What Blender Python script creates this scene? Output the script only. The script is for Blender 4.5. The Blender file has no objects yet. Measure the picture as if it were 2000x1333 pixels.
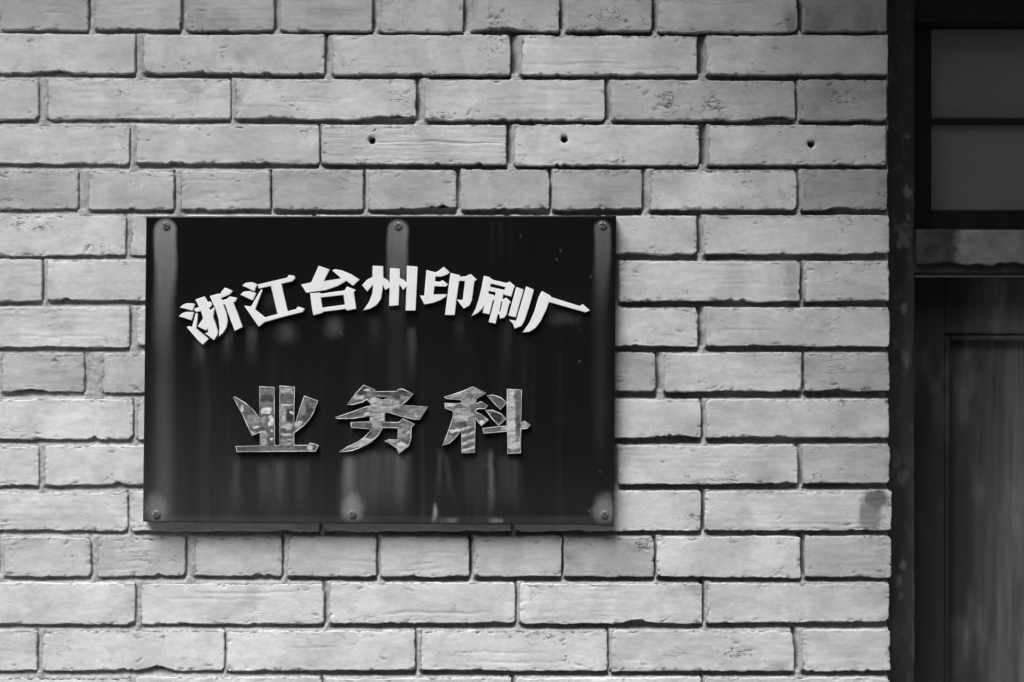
import bpy, bmesh, math, random
import numpy as np
from mathutils import Vector, Matrix

# ------------------------------------------------------------------ camera
S = 0.00068            # metres per photo pixel in the plane of the brick faces
DIST = 1.889           # camera to brick faces
ZC = 1.88              # height of the optical axis
sc = bpy.context.scene
col = sc.collection

cam_data = bpy.data.cameras.new('camera')
cam = bpy.data.objects.new('camera', cam_data)
col.objects.link(cam)
cam.location = (0, -DIST, ZC)
cam.rotation_euler = (math.radians(90), 0, 0)
cam_data.sensor_width = 36.0
cam_data.lens = 36.0 * DIST / (2000 * S)
cam_data.clip_start = 0.05
cam_data.clip_end = 500
cam_data.dof.use_dof = True
cam_data.dof.focus_distance = DIST - 0.012
cam_data.dof.aperture_fstop = 1.5
sc.camera = cam

# ------------------------------------------------------------------ sky, sun, exposure
SUN_EL, SUN_AZ = math.radians(60), math.radians(34)     # azimuth: towards the left of straight behind the camera
wd = bpy.data.worlds.new('World')
sc.world = wd
wd.use_nodes = True
nt = wd.node_tree
nt.nodes.clear()
w_out = nt.nodes.new('ShaderNodeOutputWorld')
w_bg = nt.nodes.new('ShaderNodeBackground')
w_sky = nt.nodes.new('ShaderNodeTexSky')
w_bw = nt.nodes.new('ShaderNodeRGBToBW')                # black-and-white photograph: neutral sky
w_sky.sky_type = 'NISHITA'
w_sky.sun_disc = False
w_sky.sun_elevation = SUN_EL
w_sky.sun_rotation = math.pi + SUN_AZ
w_sky.dust_density = 4.0
nt.links.new(w_sky.outputs[0], w_bw.inputs[0])
nt.links.new(w_bw.outputs[0], w_bg.inputs[0])
w_bg.inputs[1].default_value = 0.06
nt.links.new(w_bg.outputs[0], w_out.inputs[0])

sun_d = bpy.data.lights.new('sun', 'SUN')
sun_d.energy = 1.5
sun_d.angle = math.radians(36)
sun_d.color = (1, 1, 1)
sun = bpy.data.objects.new('sun', sun_d)
col.objects.link(sun)
sdir = Vector((-math.sin(SUN_AZ) * math.cos(SUN_EL), -math.cos(SUN_AZ) * math.cos(SUN_EL), math.sin(SUN_EL)))
sun.rotation_euler = sdir.to_track_quat('Z', 'Y').to_euler()
sun.location = (-2, -4, 6)

sc.view_settings.view_transform = 'Standard'
sc.view_settings.look = 'None'
sc.view_settings.exposure = 1.85
sc.view_settings.gamma = 1.0
sc.view_settings.use_curve_mapping = False

# ------------------------------------------------------------------ helpers
def P(px, py, Y=0.0):
    """Photo pixel -> world point on the plane y = Y (true perspective depth)."""
    k = (DIST + Y) / DIST
    return Vector(((px - 1000) * S * k, Y, ZC - (py - 666.5) * S * k))

def hash2(ix, iy, seed):
    h = (ix.astype(np.int64) * 374761393 + iy.astype(np.int64) * 668265263 + int(seed) * 1442695041) & 0xFFFFFFFF
    h = ((h ^ (h >> 13)) * 1274126177) & 0xFFFFFFFF
    h = ((h ^ (h >> 16)) * 2246822519) & 0xFFFFFFFF
    return ((h ^ (h >> 15)) & 0xFFFFFF) / float(0xFFFFFF)

def vnoise(x, y, seed=0):
    x = np.asarray(x, float); y = np.asarray(y, float)
    x, y = np.broadcast_arrays(x, y)
    ix = np.floor(x); iy = np.floor(y)
    fx = x - ix; fy = y - iy
    fx = fx * fx * (3 - 2 * fx); fy = fy * fy * (3 - 2 * fy)
    a = hash2(ix, iy, seed); b = hash2(ix + 1, iy, seed)
    c = hash2(ix, iy + 1, seed); d = hash2(ix + 1, iy + 1, seed)
    return (a + (b - a) * fx) * (1 - fy) + (c + (d - c) * fx) * fy

def fbm(x, y, seed=0, octv=4, gain=0.5):
    v = 0.0; a = 1.0; t = 0.0
    for o in range(octv):
        v = v + a * vnoise(np.asarray(x) * 2 ** o + 17.3 * o, np.asarray(y) * 2 ** o + 9.1 * o, seed + 31 * o)
        t += a; a *= gain
    return v / t

def sstep(a, b, x):
    t = np.clip((x - a) / (b - a), 0, 1)
    return t * t * (3 - 2 * t)

def mesh_np(name, verts, quads, attrs=None, smooth=True):
    me = bpy.data.meshes.new(name)
    n, m = len(verts), len(quads)
    me.vertices.add(n)
    me.vertices.foreach_set('co', np.ascontiguousarray(verts, dtype=np.float32).ravel())
    me.loops.add(m * 4)
    me.loops.foreach_set('vertex_index', np.ascontiguousarray(quads, dtype=np.int32).ravel())
    me.polygons.add(m)
    me.polygons.foreach_set('loop_start', np.arange(0, m * 4, 4, dtype=np.int32))
    me.polygons.foreach_set('use_smooth', np.full(m, bool(smooth)))
    me.update(calc_edges=True)
    for k, v in (attrs or {}).items():
        at = me.attributes.new(k, 'FLOAT', 'POINT')
        at.data.foreach_set('value', np.ascontiguousarray(v, dtype=np.float32).ravel())
    return me

def grid_quads(nx, ny, base=0):
    i = np.arange(nx - 1); j = np.arange(ny - 1)
    I, J = np.meshgrid(i, j)
    a = J * nx + I + base
    return np.stack([a, a + nx, a + nx + 1, a + 1], -1).reshape(-1, 4)

def empty(name, loc=(0, 0, 0)):
    o = bpy.data.objects.new(name, None)
    o.location = loc
    o.empty_display_size = 0.05
    col.objects.link(o)
    return o

def wloc(o):
    v = Vector((0, 0, 0))
    while o is not None:
        v += o.location; o = o.parent
    return v

def obj(name, me, mat, parent=None, recenter=True):
    """Link mesh (world coordinates) as one object with its origin at its own centre."""
    o = bpy.data.objects.new(name, me)
    if mat is not None:
        me.materials.clear(); me.materials.append(mat)
    n = len(me.vertices)
    if recenter:
        co = np.empty(n * 3, dtype=np.float32); me.vertices.foreach_get('co', co); co = co.reshape(-1, 3)
        c = (co.min(0) + co.max(0)) / 2
        me.vertices.foreach_set('co', (co - c).astype(np.float32).ravel()); me.update()
        o.location = Vector([float(x) for x in c])
    col.objects.link(o)
    if parent is not None:
        o.parent = parent
        o.location = o.location - wloc(parent)
    return o

def tag(o, label, cat, group=None):
    o['label'] = label; o['category'] = cat
    if group: o['group'] = group
    return o

def bm_mesh(name, bm, smooth=False):
    me = bpy.data.meshes.new(name)
    bmesh.ops.recalc_face_normals(bm, faces=bm.faces)
    bm.to_mesh(me); bm.free()
    if smooth:
        for p in me.polygons: p.use_smooth = True
    return me

def box_mesh(name, x0, x1, y0, y1, z0, z1, bevel=0.0, seg=2):
    bm = bmesh.new()
    bmesh.ops.create_cube(bm, size=1)
    for v in bm.verts:
        v.co = Vector(((x0 + x1) / 2 + v.co.x * (x1 - x0), (y0 + y1) / 2 + v.co.y * (y1 - y0), (z0 + z1) / 2 + v.co.z * (z1 - z0)))
    if bevel > 0:
        bmesh.ops.bevel(bm, geom=list(bm.edges), offset=bevel, segments=seg, profile=0.5, affect='EDGES')
    return bm_mesh(name, bm)

def px_box(name, x0, x1, y0, y1, Y0, Y1, bevel=0.0015):
    """Box whose FRONT face (y = Y0) covers the photo rectangle; Y1 is its back."""
    a = P(x0, y1, Y0); b = P(x1, y0, Y0)
    return box_mesh(name, a.x, b.x, Y0, Y1, a.z, b.z, bevel)

# ------------------------------------------------------------------ materials
class M:
    def __init__(s, name):
        s.m = bpy.data.materials.new(name); s.m.use_nodes = True
        s.t = s.m.node_tree; s.t.nodes.clear()
        s.out = s.n('ShaderNodeOutputMaterial')
        s.b = s.n('ShaderNodeBsdfPrincipled')
        s.l(s.b.outputs[0], s.out.inputs[0])
        s.pos = s.n('ShaderNodeNewGeometry').outputs['Position']
    def n(s, k, **kw):
        x = s.t.nodes.new(k)
        for a, v in kw.items(): setattr(x, a, v)
        return x
    def l(s, a, b): s.t.links.new(a, b)
    def val(s, inp, v):
        if hasattr(v, 'links') or isinstance(v, bpy.types.NodeSocket): s.l(v, inp)
        else: inp.default_value = v
    def math(s, op, a, b=0.0, clamp=False):
        x = s.n('ShaderNodeMath', operation=op, use_clamp=clamp)
        s.val(x.inputs[0], a); s.val(x.inputs[1], b)
        return x.outputs[0]
    def vec(s, scale=(1, 1, 1), loc=(0, 0, 0), rot=(0, 0, 0)):
        x = s.n('ShaderNodeMapping'); s.l(s.pos, x.inputs[0])
        x.inputs['Scale'].default_value = scale; x.inputs['Location'].default_value = loc; x.inputs['Rotation'].default_value = rot
        return x.outputs[0]
    def noise(s, scale, detail=4, rough=0.55, stretch=(1, 1, 1), loc=(0, 0, 0), rot=(0, 0, 0), dist=0.0):
        x = s.n('ShaderNodeTexNoise'); s.l(s.vec(stretch, loc, rot), x.inputs['Vector'])
        x.inputs['Scale'].default_value = scale; x.inputs['Detail'].default_value = detail
        x.inputs['Roughness'].default_value = rough; x.inputs['Distortion'].default_value = dist
        return x.outputs[0]
    def ramp(s, f, a, b, lo=0.0, hi=1.0):
        x = s.n('ShaderNodeMapRange', interpolation_type='SMOOTHSTEP')
        s.val(x.inputs[0], f)
        x.inputs[1].default_value = a; x.inputs[2].default_value = b; x.inputs[3].default_value = lo; x.inputs[4].default_value = hi
        return x.outputs[0]
    def attr(s, name):
        return s.n('ShaderNodeAttribute', attribute_name=name).outputs['Fac']
    def mix(s, f, a, b):
        x = s.n('ShaderNodeMix', data_type='FLOAT')
        s.val(x.inputs[0], f); s.val(x.inputs[2], a); s.val(x.inputs[3], b)
        return x.outputs[0]
    def grey(s, v):
        """float socket or number -> base colour"""
        if isinstance(v, (int, float)):
            s.b.inputs['Base Color'].default_value = (v, v, v, 1)
        else:
            c = s.n('ShaderNodeCombineColor')
            for i in range(3): s.l(v, c.inputs[i])
            s.l(c.outputs[0], s.b.inputs['Base Color'])
    def bump(s, h, strength=0.3, dist=0.001, prev=None):
        x = s.n('ShaderNodeBump'); s.l(h, x.inputs['Height'])
        x.inputs['Strength'].default_value = strength; x.inputs['Distance'].default_value = dist
        if prev is not None: s.l(prev, x.inputs['Normal'])
        s.l(x.outputs[0], s.b.inputs['Normal'])
        return x.outputs[0]
    def set(s, rough=0.8, spec=0.3):
        s.val(s.b.inputs['Roughness'], rough); s.val(s.b.inputs['Specular IOR Level'], spec)
        return s

def mat_brick():
    m = M('pale_painted_brick')
    tone = m.attr('tone'); dirt_and_shade = m.attr('dirt_and_shade'); rough = m.attr('rough')
    big = m.noise(13, 4, 0.6, dist=0.6)                        # soft wash of the limewash coat
    streak = m.noise(16, 5, 0.6, stretch=(1, 1, 4.5), dist=0.5)
    fine = m.noise(520, 4, 0.7)
    mid = m.noise(95, 5, 0.65, stretch=(1, 1, 1.4))
    crk = m.noise(115, 6, 0.72, stretch=(0.7, 1, 1.5), rot=(0, 0.25, 0), dist=1.6)
    th = m.math('ADD', crk, m.math('MULTIPLY', rough, 0.17))
    pit = m.ramp(th, 0.70, 0.735)                              # crisp chips, pores and nicks
    pore = m.ramp(m.noise(300, 3, 0.6, loc=(2, 0, 5)), 0.70, 0.76)
    v = m.math('MULTIPLY', tone, m.ramp(big, 0.28, 0.72, 0.80, 1.09))
    v = m.math('MULTIPLY', v, m.ramp(streak, 0.3, 0.75, 0.94, 1.05))
    v = m.math('MULTIPLY', v, m.ramp(mid, 0.3, 0.7, 0.94, 1.05))
    v = m.math('MULTIPLY', v, m.ramp(fine, 0.25, 0.75, 0.90, 1.08))
    v = m.math('MULTIPLY', v, m.ramp(pore, 0, 1, 1.0, 0.72))
    hair = m.math('ABSOLUTE', m.math('SUBTRACT', m.noise(30, 4, 0.6, stretch=(0.45, 1, 1.2), loc=(5, 0, 1), dist=0.4), 0.5))
    hmask = m.ramp(m.noise(11, 3, 0.6, loc=(8, 0, 3)), 0.55, 0.66)
    hair = m.math('MULTIPLY', m.ramp(hair, 0.002, 0.010, 1.0, 0.0), hmask)
    v = m.mix(m.math('MULTIPLY', hair, 0.55), v, 0.14)
    v = m.mix(m.math('MULTIPLY', pit, 0.8), v, 0.11)  # pit self-shadow put into the colour, with darker chipped material
    v = m.mix(m.math('MULTIPLY', dirt_and_shade, 1.0, True), v, 0.05)
    m.grey(v)
    n1 = m.bump(mid, 0.28, 0.0012)
    n2 = m.bump(fine, 0.45, 0.0006, n1)
    soft = m.ramp(th, 0.66, 0.76, 1.0, 0.0)
    n3 = m.bump(soft, 0.8, 0.0016, n2)
    m.bump(m.math('SUBTRACT', 1.0, hair), 0.6, 0.0012, n3)
    return m.set(0.88, 0.2).m

def mat_mortar():
    m = M('lime_mortar')
    a = m.noise(70, 5, 0.65); b = m.noise(330, 3, 0.6)
    v = m.math('MULTIPLY', m.ramp(a, 0.25, 0.75, 0.27, 0.43), m.ramp(b, 0.2, 0.8, 0.8, 1.12))
    m.grey(v)
    n1 = m.bump(a, 0.7, 0.002)
    m.bump(b, 0.8, 0.001, n1)
    return m.set(0.95, 0.15).m

def mat_board():
    m = M('black_acrylic_board')
    st = m.attr('stain')
    fine = m.noise(300, 3, 0.6)
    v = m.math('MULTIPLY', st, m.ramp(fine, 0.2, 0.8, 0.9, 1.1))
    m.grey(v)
    wav = m.noise(11, 2, 0.5, stretch=(1, 1, 0.6))
    m.bump(wav, 0.08, 0.004)
    rough = m.ramp(st, 0.005, 0.08, 0.30, 0.75)
    return m.set(rough, 0.22).m

def mat_plain(name, v, rough, spec=0.4, nscale=0, var=0.15, bump=0.0):
    m = M(name)
    if nscale:
        n = m.noise(nscale, 4, 0.6)
        m.grey(m.math('MULTIPLY', m.ramp(n, 0.25, 0.75, 1 - var, 1 + var), v))
        if bump: m.bump(n, bump, 0.001)
    else:
        m.grey(v)
    return m.set(rough, spec).m

def mat_film():
    """Old silvery film, crinkled and partly gone, on the clear cut letters."""
    m = M('flaking_silver_film')
    tex = m.noise(210, 5, 0.7, stretch=(0.8, 1, 1.3), dist=0.8)
    v = m.math('MULTIPLY', m.attr('film'), m.ramp(tex, 0.3, 0.7, 0.7, 1.4))
    m.grey(v)
    m.bump(tex, 0.35, 0.0006)
    return m.set(0.34, 0.5).m

def mat_door():
    m = M('old_dark_door_paint')
    wood = m.noise(16, 5, 0.6, stretch=(3.2, 1, 0.22), dist=0.4)
    worn = m.noise(5.5, 4, 0.6, stretch=(1.6, 1, 0.5), loc=(0.3, 0, 0.2))
    worn_m = m.ramp(worn, 0.44, 0.66)
    right = m.n('ShaderNodeSeparateXYZ'); m.l(m.pos, right.inputs[0])
    wx = m.ramp(right.outputs[0], 0.62, 0.74)
    f = m.math('MULTIPLY', m.math('ADD', m.math('MULTIPLY', worn_m, 0.6), m.math('MULTIPLY', wx, 0.5)), m.ramp(wood, 0.3, 0.7, 0.35, 1.1), True)
    v = m.mix(f, 0.026, 0.26)
    chip = m.ramp(m.noise(48, 3, 0.6, stretch=(1, 1, 0.6)), 0.70, 0.75)
    v = m.mix(m.math('MULTIPLY', chip, 0.7), v, 0.09)
    m.grey(v)
    m.bump(wood, 0.3, 0.001)
    return m.set(0.6, 0.15).m

def mat_frame():
    m = M('dark_frame_paint')
    wood = m.noise(20, 5, 0.6, stretch=(2.5, 1, 0.3))
    chip = m.ramp(m.noise(36, 3, 0.6, stretch=(1.4, 1, 0.55), loc=(1.7, 0, 0.4)), 0.62, 0.68)
    v = m.ramp(wood, 0.3, 0.7, 0.024, 0.045)
    v = m.mix(m.math('MULTIPLY', chip, 0.4), v, 0.09)
    v = m.mix(m.attr('chip'), v, 0.15)
    m.grey(v)
    m.bump(wood, 0.3, 0.001)
    return m.set(0.6, 0.25).m

def mat_glass():
    m = M('dusty_window_glass')
    tr = m.n('ShaderNodeBsdfTransparent'); tr.inputs[0].default_value = (0.75, 0.75, 0.75, 1)
    gl = m.n('ShaderNodeBsdfGlossy'); gl.inputs['Roughness'].default_value = 0.12
    gl.inputs[0].default_value = (0.9, 0.9, 0.9, 1)
    fr = m.n('ShaderNodeFresnel'); fr.inputs[0].default_value = 1.5
    mx = m.n('ShaderNodeMixShader')
    m.l(fr.outputs[0], mx.inputs[0]); m.l(tr.outputs[0], mx.inputs[1]); m.l(gl.outputs[0], mx.inputs[2])
    df = m.n('ShaderNodeBsdfDiffuse'); df.inputs[0].default_value = (0.42, 0.42, 0.42, 1)
    mx2 = m.n('ShaderNodeMixShader')
    m.l(m.ramp(m.noise(7, 3), 0.2, 0.8, 0.40, 0.50), mx2.inputs[0]); m.l(mx.outputs[0], mx2.inputs[1]); m.l(df.outputs[0], mx2.inputs[2])
    m.l(mx2.outputs[0], m.out.inputs[0])
    return m.m

MB = mat_brick(); MM = mat_mortar(); MBOARD = mat_board()
MWHITE = mat_plain('white_letter_plastic', 0.74, 0.45, 0.35, 60, 0.04)
MFILM = mat_film()
MCLEAR = mat_plain('smoky_clear_plastic', 0.09, 0.25, 0.5, 60, 0.4)
MRIM = mat_plain('painted_edge_glow', 0.46, 0.3, 0.5, 70, 0.6)  # light piping along the letter edge put into a pale colour
MSCREW = mat_plain('dull_screw_metal', 0.16, 0.55, 0.4, 700, 0.4, 0.4)
MSLOT = mat_plain('screw_slot_grime', 0.02, 0.9, 0.1)
MDOOR = mat_door(); MFRAME = mat_frame(); MSASH = mat_plain('black_sash_paint', 0.012, 0.6, 0.2, 40, 0.3); MGLASS = mat_glass()
MCURT = mat_plain('faded_curtain', 0.22, 0.95, 0.1, 14, 0.12)
def mat_transom():
    m = M('weathered_transom_paint')
    x = m.n('ShaderNodeSeparateXYZ'); m.l(m.pos, x.inputs[0])
    n = m.noise(45, 4, 0.6)
    f = m.ramp(m.math('ADD', x.outputs[0], m.math('MULTIPLY', n, 0.03)), 0.612, 0.632)     # pale coat survives only on this length
    v = m.mix(f, m.ramp(n, 0.3, 0.7, 0.03, 0.06), m.ramp(n, 0.25, 0.75, 0.13, 0.24))
    m.grey(v); m.bump(n, 0.3, 0.001)
    return m.set(0.75, 0.2).m
MTRANS = mat_transom()
MCONC = mat_plain('grey_concrete', 0.28, 0.9, 0.2, 12, 0.2, 0.3)
MPAVE = mat_plain('pavement_stone', 0.16, 0.9, 0.2, 5, 0.25, 0.3)
MCORE = mat_plain('wall_core_masonry', 0.2, 0.95, 0.1)

# ------------------------------------------------------------------ the setting
def plane_mesh(name, x0, x1, y0, y1, z):
    return mesh_np(name, np.array([[x0, y0, z], [x1, y0, z], [x1, y1, z], [x0, y1, z]]), np.array([[0, 1, 2, 3]]), smooth=False)
pv = obj('pavement', plane_mesh('pavement', -120, 120, -120, 120, 0.0), MPAVE); pv['kind'] = 'structure'

# added house behind the camera, unseen: keeps the low sky off the wall
ob = empty('sky_blocking_house', (0, -5.9, 0))
tag(ob, 'added unseen plastered house across the lane, blocking low sky light', 'house')
obj('wall', box_mesh('wall', -12, 12, -8.5, -5.6, 0.0, 5.5, 0.01), mat_plain('dull_plaster', 0.16, 0.95, 0.1, 3, 0.2), ob)
obj('roof', box_mesh('roof', -12.2, 12.2, -8.7, -5.3, 5.501, 5.66, 0.02), MCONC, ob)
for i in range(6):
    wx = -9.0 + 3.6 * i
    wo = obj('window', box_mesh('window', wx - 0.6, wx + 0.6, -5.599, -5.55, 2.9, 4.3, 0.005), MFRAME, ob)
    obj('pane', box_mesh('pane', wx - 0.52, wx + 0.52, -5.549, -5.545, 2.98, 4.22), mat_plain('dark_glass', 0.03, 0.1, 0.5) if i == 0 else bpy.data.materials['dark_glass'], wo)

# ------------------------------------------------------------------ brick layout (photo pixels)
# row: (top_left, top_right, bottom_left, bottom_right, header_row, [(x0, x1) ...])
W = 1737
ROWS = [
 (-19, -16, 59, 62, 1, [(-362, -192), (-180, -10), (3, 172), (185, 353), (365, 535), (549, 726), (741, 904), (924, 1092), (1107, 1273), (1287, 1557), (1571, 1735)]),
 (68, 71, 143, 147, 0, [(-474, -117), (-105, 263), (282, 634), (650, 997), (1018, 1362), (1382, 1735)]),
 (154, 158, 233, 236, 0, [(-290, 75), (93, 450), (460, 812), (831, 1181), (1196, 1553), (1563, 1735)]),
 (245, 245, 319, 323, 0, [(-474, -117), (-105, 253), (267, 624), (630, 989), (1006, 1365), (1382, 1734)]),
 (334, 332, 410, 409, 1, [(-400, -230), (-215, -45), (-30, 152), (175, 339), (355, 528), (535, 710), (719, 891), (902, 1074), (1081, 1254), (1270, 1557), (1568, 1737)]),
 (422, 422, 500, 496, 0, [(-474, -117), (-105, 246), (255, 612), (622, 990), (1002, 1361), (1376, 1737)]),
 (509, 512, 588, 587, 0, [(-290, 82), (93, 450), (460, 817), (828, 1196), (1210, 1562), (1571, 1740)]),
 (602, 602, 678, 676, 0, [(-474, -117), (-105, 253), (268, 620), (632, 990), (1000, 1363), (1382, 1739)]),
 (693, 690, 767, 764, 1, [(-362, -192), (-180, -8), (4, 164), (200, 360), (375, 545), (558, 728), (740, 910), (922, 1092), (1104, 1281), (1298, 1566), (1573, 1740)]),
 (781, 781, 858, 856, 0, [(-474, -117), (-105, 260), (269, 622), (634, 990), (1000, 1369), (1380, 1740)]),
 (872, 870, 949, 945, 0, [(-290, 75), (88, 450), (460, 817), (828, 1194), (1208, 1557), (1570, 1741)]),
 (962, 959, 1037, 1038, 0, [(-474, -117), (-105, 249), (257, 624), (632, 998), (1008, 1369), (1378, 1741)]),
 (1050, 1049, 1125, 1128, 1, [(-362, -192), (-180, -6), (10, 177), (191, 362), (380, 550), (563, 735), (745, 916), (929, 1097), (1105, 1277), (1284, 1563), (1574, 1742)]),
 (1139, 1140, 1219, 1217, 0, [(-474, -117), (-105, 264), (276, 632), (645, 1006), (1016, 1371), (1382, 1741)]),
 (1232, 1232, 1310, 1311, 0, [(-290, 72), (83, 437), (444, 811), (822, 1186), (1195, 1551), (1568, 1741)]),
 (1324, 1324, 1401, 1401, 0, [(-474, -117), (-105, 255), (263, 628), (636, 998), (1008, 1369), (1378, 1741)]),
]
SHIFT = [1 if _r[5][0][0] > -470 else 0 for _r in ROWS]
for _r in ROWS:                       # every course starts at the same place left of the picture
    x_first = _r[5][0][0]
    if x_first > -470: _r[5].append((-474, x_first - 12)); _r[5].sort()
# tone corrections for single bricks (row, index from the end) and stains (x, y, rx, ry, strength)
TONE = {(0, 2): 0.90, (0, 3): 0.95, (0, 4): 0.86, (0, 5): 0.98, (0, 6): 0.97, (0, 7): 0.92, (0, 8): 0.90, (0, 9): 0.84, (0, 10): 0.66,
        (1, 3): 0.95, (1, 4): 0.97, (1, 5): 0.94, (2, 2): 1.02, (2, 4): 0.84, (2, 5): 0.70, (3, 5): 1.06, (4, 2): 0.90, (4, 3): 1.03, (4, 4): 1.02, (4, 5): 0.93,
        (4, 6): 1.0, (4, 7): 0.87, (4, 8): 0.92, (4, 9): 1.04, (4, 10): 0.88, (5, 5): 1.05, (6, 5): 1.0, (7, 5): 1.0, (8, 2): 0.93, (8, 3): 0.98, (8, 8): 0.92, (8, 10): 0.88,
        (10, 5): 0.84, (11, 5): 1.04, (12, 3): 0.92, (12, 4): 1.03, (12, 8): 0.93, (12, 9): 1.03, (12, 10): 0.98, (13, 1): 1.05, (13, 5): 1.03, (14, 4): 0.95}
STAINS = [(1712, 976, 27, 24, 0.80), (1700, 1008, 24, 36, 0.62), (1690, 1000, 16, 30, 0.3), (1546, 548, 16, 44, 0.34), (1520, 560, 30, 26, 0.10), (1540, 525, 12, 16, 0.2), (1430, 170, 70, 20, 0.10),
          (1230, 695, 26, 30, 0.2), (1460, 1268, 20, 10, 0.22), (1520, 1300, 22, 10, 0.3), (1600, 45, 25, 20, 0.35), (1545, 40, 14, 24, 0.4), (1585, 195, 28, 40, 0.15),
          (1690, 40, 16, 40, 0.25), (1240, 1068, 26, 12, 0.25), (30, 575, 18, 12, 0.14), (430, 40, 40, 30, 0.12)]
HOLES = [(727, 275, 5.8), (1102, 272, 6.4), (1585, 281, 6.4)]
PITS = [(1300, 200, 34, 34, 22), (1395, 208, 42, 26, 20), (1065, 1248, 55, 14, 12), (1645, 432, 24, 16, 8), (1250, 1068, 20, 14, 10), (975, 38, 30, 22, 9), (1640, 182, 40, 30, 10), (1200, 40, 40, 10, 8),
        (115, 710, 14, 12, 9), (960, 95, 26, 28, 8), (880, 225, 60, 8, 10), (180, 485, 24, 8, 8), (1440, 1275, 40, 18, 8)]

SPALLS = [(775, 232, 55, 10), (105, 143, 26, 6), (310, 1308, 26, 9), (1520, 235, 34, 8), (1645, 408, 24, 6), (700, 860, 30, 6), (860, 409, 40, 5), (60, 768, 30, 5), (1330, 855, 30, 5), (980, 62, 40, 7), (540, 233, 40, 5), (1240, 1217, 28, 6), (1230, 500, 40, 4)]
brick_wall = empty('brick_wall', (0, 0.1, 0))
tag(brick_wall, 'pale painted brick wall with recessed joints, left of the dark door', 'wall')

def lin(a, b, x):          # value along a row from x = 0 (a) to x = W (b)
    return a + (b - a) * np.asarray(x, float) / W

def spacing(L, h):
    e = [0, 0.9, 2.0, 3.4, 5.2]
    n = max(2, int(round((L - 10.4) / h)))
    mid = np.linspace(5.2, L - 5.2, n + 1)
    return np.concatenate([e[:-1], mid, [L - v for v in e[:-1]][::-1]])

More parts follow.
